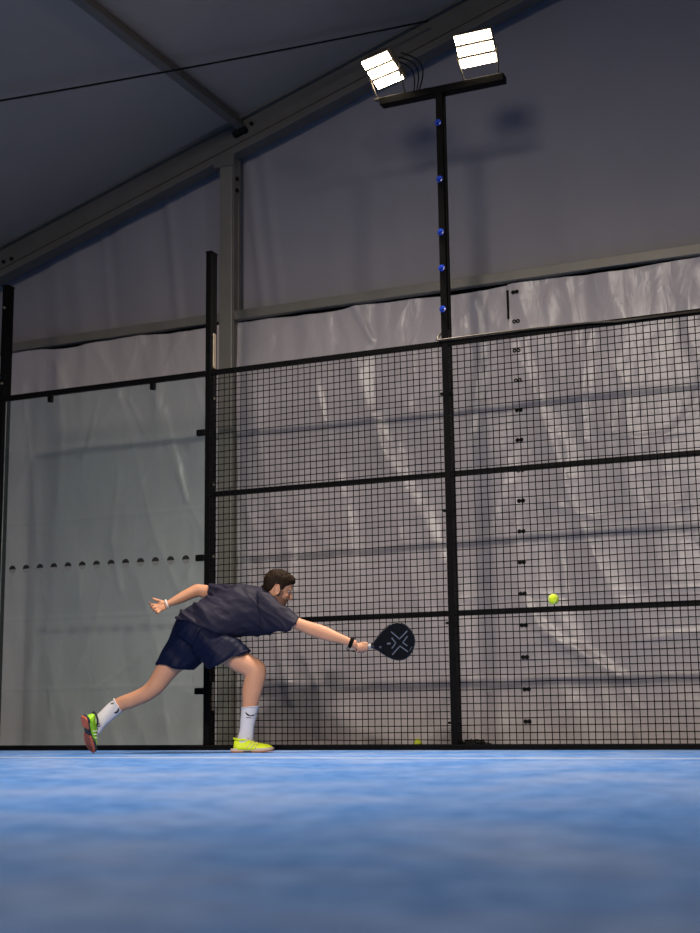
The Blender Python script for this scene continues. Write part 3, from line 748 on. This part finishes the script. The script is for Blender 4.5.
def decal(target, polys, name, m, off=0.0018):
    t = bvh(target.data); mb = MB()
    for poly in polys:
        # refine the outline, then drop it on the cloth
        pts = []
        for (ax, ay), (bx, by) in zip(poly, poly[1:]+poly[:1]):
            for k in range(3): pts.append((ax+(bx-ax)*k/3, ay+(by-ay)*k/3))
        cx = sum(p[0] for p in pts)/len(pts); cy_ = sum(p[1] for p in pts)/len(pts)
        vs = []
        for q in [(cx, cy_)]+pts:
            d = ray(*q).normalized(); h, nn, _, _ = t.ray_cast(CAM, d)
            if h is None: h = at(q[0], q[1], -0.16)
            vs.append(h - d*off)
        n = len(pts); mb.add(vs, [(0, 1+i, 1+(i+1) % n) for i in range(n)])
    return mb.build(name, m, target)
Z4 = lambda pts: [(220+x/11.67, 690+y/11.67) for x, y in pts]
Z3 = lambda pts: [(70+x/11.67, 690+y/11.67) for x, y in pts]
decal(sk1, [Z4([(292,255),(318,272),(352,296),(352,306),(322,300),(300,278)]), Z4([(352,306),(352,296),(388,288),(421,266),(418,286),(390,303)]),
            Z4([(303,318),(398,322),(398,330),(303,326)])], 'emblem', m_mark)
decal(sk2, [Z3([(474,150),(512,148),(508,162),(480,166)]), Z3([(512,262),(542,248),(572,200),(574,232),(556,268),(524,276)])], 'emblem', m_mark)

# ---- shoes -----------------------------------------------------------------
def shoe(origin, X, Zv, upper_m, sole_m, scale, lab):
    X = X.normalized(); Zv = (Zv - Zv.dot(X)*X).normalized(); Yv = Zv.cross(X)
    def T(x, y, z): return origin + scale*(X*x + Yv*y + Zv*z)
    root_mb = MB(); n = 24
    up = [(0.010,.018,.030,.060),(.016,.028,.026,.092),(.035,.036,.022,.100),(.065,.039,.020,.092),(.095,.040,.020,.094),(.125,.043,.020,.094),(.16,.047,.020,.080),(.20,.051,.020,.069),(.24,.050,.020,.062),(.272,.042,.020,.056),(.294,.027,.022,.046),(.303,.010,.024,.034)]
    rr = []
    for x, hw, zb, zt in catmull(up, 3):
        ring = []
        for j in range(n):
            t = 2*math.pi*j/n; c, s = math.cos(t), math.sin(t)
            yy = hw*(abs(c)**0.8)*(1 if c >= 0 else -1)
            if s > 0: zz = zb + (zt-zb)*(abs(s)**0.9); yy *= (1-0.28*s)
            else: zz = zb
            ring.append(T(x, yy, zz))
        rr.append(ring)
    root_mb.rings(rr)
    o = root_mb.build('shoe', upper_m, player, True); o['label'] = lab
    def slab(x0, x1, z0, z1, wscale, zrock):
        m_ = MB(); rr = []
        for i in range(19):
            x = x0+(x1-x0)*i/18
            q = (x+0.012)/0.324
            hw = wscale*(0.036+0.017*sstep(0.3, 0.75, q)-0.006*math.exp(-((q-0.42)/0.12)**2))*math.sqrt(max(0.03, 1-max(0, (q-0.78)/0.23)**2.2))*math.sqrt(max(0.05, 1-max(0, (0.10-q)/0.115)**2))
            zo = zrock*sstep(0.7, 1.0, q)
            rr.append([T(x, hw, z0+zo), T(x, hw*1.02, z1+zo*0.6), T(x, -hw*1.02, z1+zo*0.6), T(x, -hw, z0+zo)])
        return m_.rings(rr)
    slab(-0.012, 0.310, 0.010, 0.030, 1.0, 0.010).build('midsole', m_mid if sole_m is m_sole2 else m_tread, o, bevel=0.003)
    slab(-0.010, 0.088, 0.0, 0.012, 0.97, 0).build('heel_sole', sole_m, o, bevel=0.003)
    slab(0.148, 0.308, 0.0, 0.012, 0.97, 0.008).build('forefoot_sole', sole_m, o, bevel=0.003)
    slab(0.085, 0.152, 0.003, 0.011, 0.72, 0).build('arch_bridge', m_tread, o)
    tr = MB()
    for k in range(6): tr.obox(T(.155+.024*k, 0, -.001), Yv*.030*scale, X*.003*scale, Zv*.0015*scale)
    tr.build('tread', m_tread, o)
    lc = MB()
    for k in range(5):
        x = .118+.020*k; z = .0965-.0065*k-.0004*k*k
        lc.tube([T(x, -.024, z-.010), T(x+.004, -.010, z+.002), T(x+.004, .010, z+.002), T(x, .024, z-.010)], .0032*scale, 6)
    for s in (-1, 1):
        lc.tube([T(.115, 0, .1), T(.110, s*.018, .112), T(.122, s*.030, .106), T(.128, s*.012, .099)], .0028*scale, 6)
    lc.build('laces', m_mid if sole_m is m_sole2 else m_mark, o, True)
    cl = MB(); cpts = [T(.062+.052*math.cos(a), .031*math.sin(a), .099-.004*math.cos(a)-.006*abs(math.sin(a))) for a in [2*math.pi*i/24 for i in range(25)]]
    cl.tube(cpts, .0075*scale, 8); cl.build('collar', m_tread if sole_m is m_sole else upper_m, o, True)
    MB().obox(T(.013, 0, .098), X*.003*scale, Yv*.008*scale, Zv*.012*scale).build('pull_tab', m_tread, o, bevel=0.003)
    for s in (-1, 1):
        st = MB()
        for k in range(3): st.tube([T(.115+.03*k, s*(.041+.003*k), .030), T(.135+.028*k, s*(.036+.003*k), .055), T(.150+.024*k, s*(.026+.002*k), .074-.008*k)], .0025*scale, 5)
        st.build('side_stripe', m_mid if sole_m is m_sole2 else m_white, o, True)
    return o
h1 = at(232.6, 752, -0.13); h1.z = 0.002
fdir = (HR*0.985 - AWAY*0.13).normalized()
shoe(h1, fdir, ZUP, m_neon, m_sole2, 0.96, 'yellow shoe flat on the turf')
toe = at(90.3, 751, 0.12); toe.z = 0.014
tdir = (HR*0.07 + AWAY*0.58 - ZUP*0.78).normalized()
snorm = (HR*0.66 + AWAY*0.58 + ZUP*0.45)
zv = (snorm - snorm.dot(tdir)*tdir).normalized()
hb = toe - tdir*0.300
shoe(hb, tdir, zv, m_neong, m_sole, 1.0, 'green shoe standing on its toe, orange sole showing')

# ---- wrist bands ---------------------------------------------------------
def band(px1, py1, px2, py2, ly, hd, r, m, name, lab):
    rp = ring_pts((px1, py1, px2, py2, ly, ly, hd), 24)
    o = MB().tube(rp+[rp[0]], r, 8).build(name, m, player, True); o['label'] = lab; return o
b1 = band(353.4, 638.6, 350.2, 647.2, -0.316, 0.029, 0.0085, m_black, 'wristband', 'black wristband')
band(351.6, 638.0, 348.6, 646.6, -0.314, 0.030, 0.0060, m_black, 'wristband', 'black wristband')
band(165.6, 600.2, 168.6, 607.7, 0.256, 0.029, 0.0065, m_white, 'wristband', 'white wristband')

# ================================================================== RACKET
root = thing('padel_racket', K(-.14, 0, 0), 'black teardrop padel racket with a grey cross mark held in the right hand', 'racket')
prof = [(0.0,.018),(.02,.033),(.05,.062),(.08,.088),(.11,.110),(.145,.127),(.18,.133),(.215,.127),(.245,.109),(.27,.081),(.288,.048),(.298,.018)]
out = catmull(prof, 3)
def outline(sc_, n):
    c = .165
    L = [K(c+(a-c)*sc_, w_*sc_, n) for a, w_ in out]; Rr = [K(c+(a-c)*sc_, -w_*sc_, n) for a, w_ in reversed(out)]
    return L+Rr
MB().rings([outline(.955, .019), outline(.955, -.019)]).build('face', m_rack, root)
rim = MB(); rr = [outline(.955, .0185), outline(.985, .0192), outline(1.0, .012), outline(1.005, 0), outline(1.0, -.012), outline(.985, -.0192), outline(.955, -.0185)]
rim.rings(rr, caps=False).build('frame', m_rim, root, True)
MB().tube([K(-.004,0,0), K(.012,0,0)], [.0195*RS, .022*RS], 14).build('throat', m_rim, root, True)
MB().tube([K(-.108,0,0), K(-.103,0,0), K(-.006,0,0)], [.020*RS, .0175*RS, .0175*RS], 14).build('handle', m_grip, root, True)
MB().tube([K(-.010,0,0), K(-.003,0,0)], .0195*RS, 14).build('collar', m_black, root, True)
# holes drilled in the face
ho = MB()
for i in range(7):
    for j in range(-3, 4):
        a, w_ = .10+.025*i, .026*j+(0.013 if i % 2 else 0)
        if ((a-.17)/.10)**2 + (w_/.10)**2 < 1: ho.tube([K(a, w_, .0188), K(a, w_, .0194)], .0045, 8)
ho.build('hole', m_dark, root)
def pl2(x, y):                                   # a mark's place on the face, in racket metres
    p = at(340+x/8.75, 610+y/8.75, LR-0.01) - rk0
    return p.dot(RA)/RS, p.dot(RW)/RS
lg = MB()
def stroke(pts, wd):
    for p, q in zip(pts, pts[1:]):
        a0, w0 = pl2(*p); a1, w1 = pl2(*q); A, B = K(a0, w0, .0197), K(a1, w1, .0197); d = (B-A).normalized(); sd = RN.cross(d)
        lg.obox((A+B)/2, (B-A)/2+d*wd*0.4, sd*wd/2, RN*.0007)
stroke([(450,188),(521,250),(586,180)], .0075); stroke([(460,388),(525,312),(592,362)], .0075)
stroke([(454,242),(488,286),(456,332)], .0075); stroke([(588,228),(549,282),(586,308)], .0075)
lg.build('logo', m_rlogo, root); lg = MB()
for pts, wd in (([(418,292),(436,290)], .012), ([(345,318),(360,330)], .004), ([(345,332),(362,316)], .004), ([(610,350),(630,320)], .003)):
    lg = MB(); stroke(pts, wd); lg.build('small_print', m_rlogo, root)
cd_ = MB(); a = K(-.106, 0, 0)
loop = [a, a+Vector((0, 0, -0.02))-RA*0.02, at(349, 650.5, -0.33), at(346.8, 649, -0.33), at(348, 646.5, -0.335), at(350, 645.5, -0.34)]
cd_.tube([Vector(p) for p in catmull([tuple(p) for p in loop], 5)], .0028, 6).build('wrist_cord', m_black, root, True)
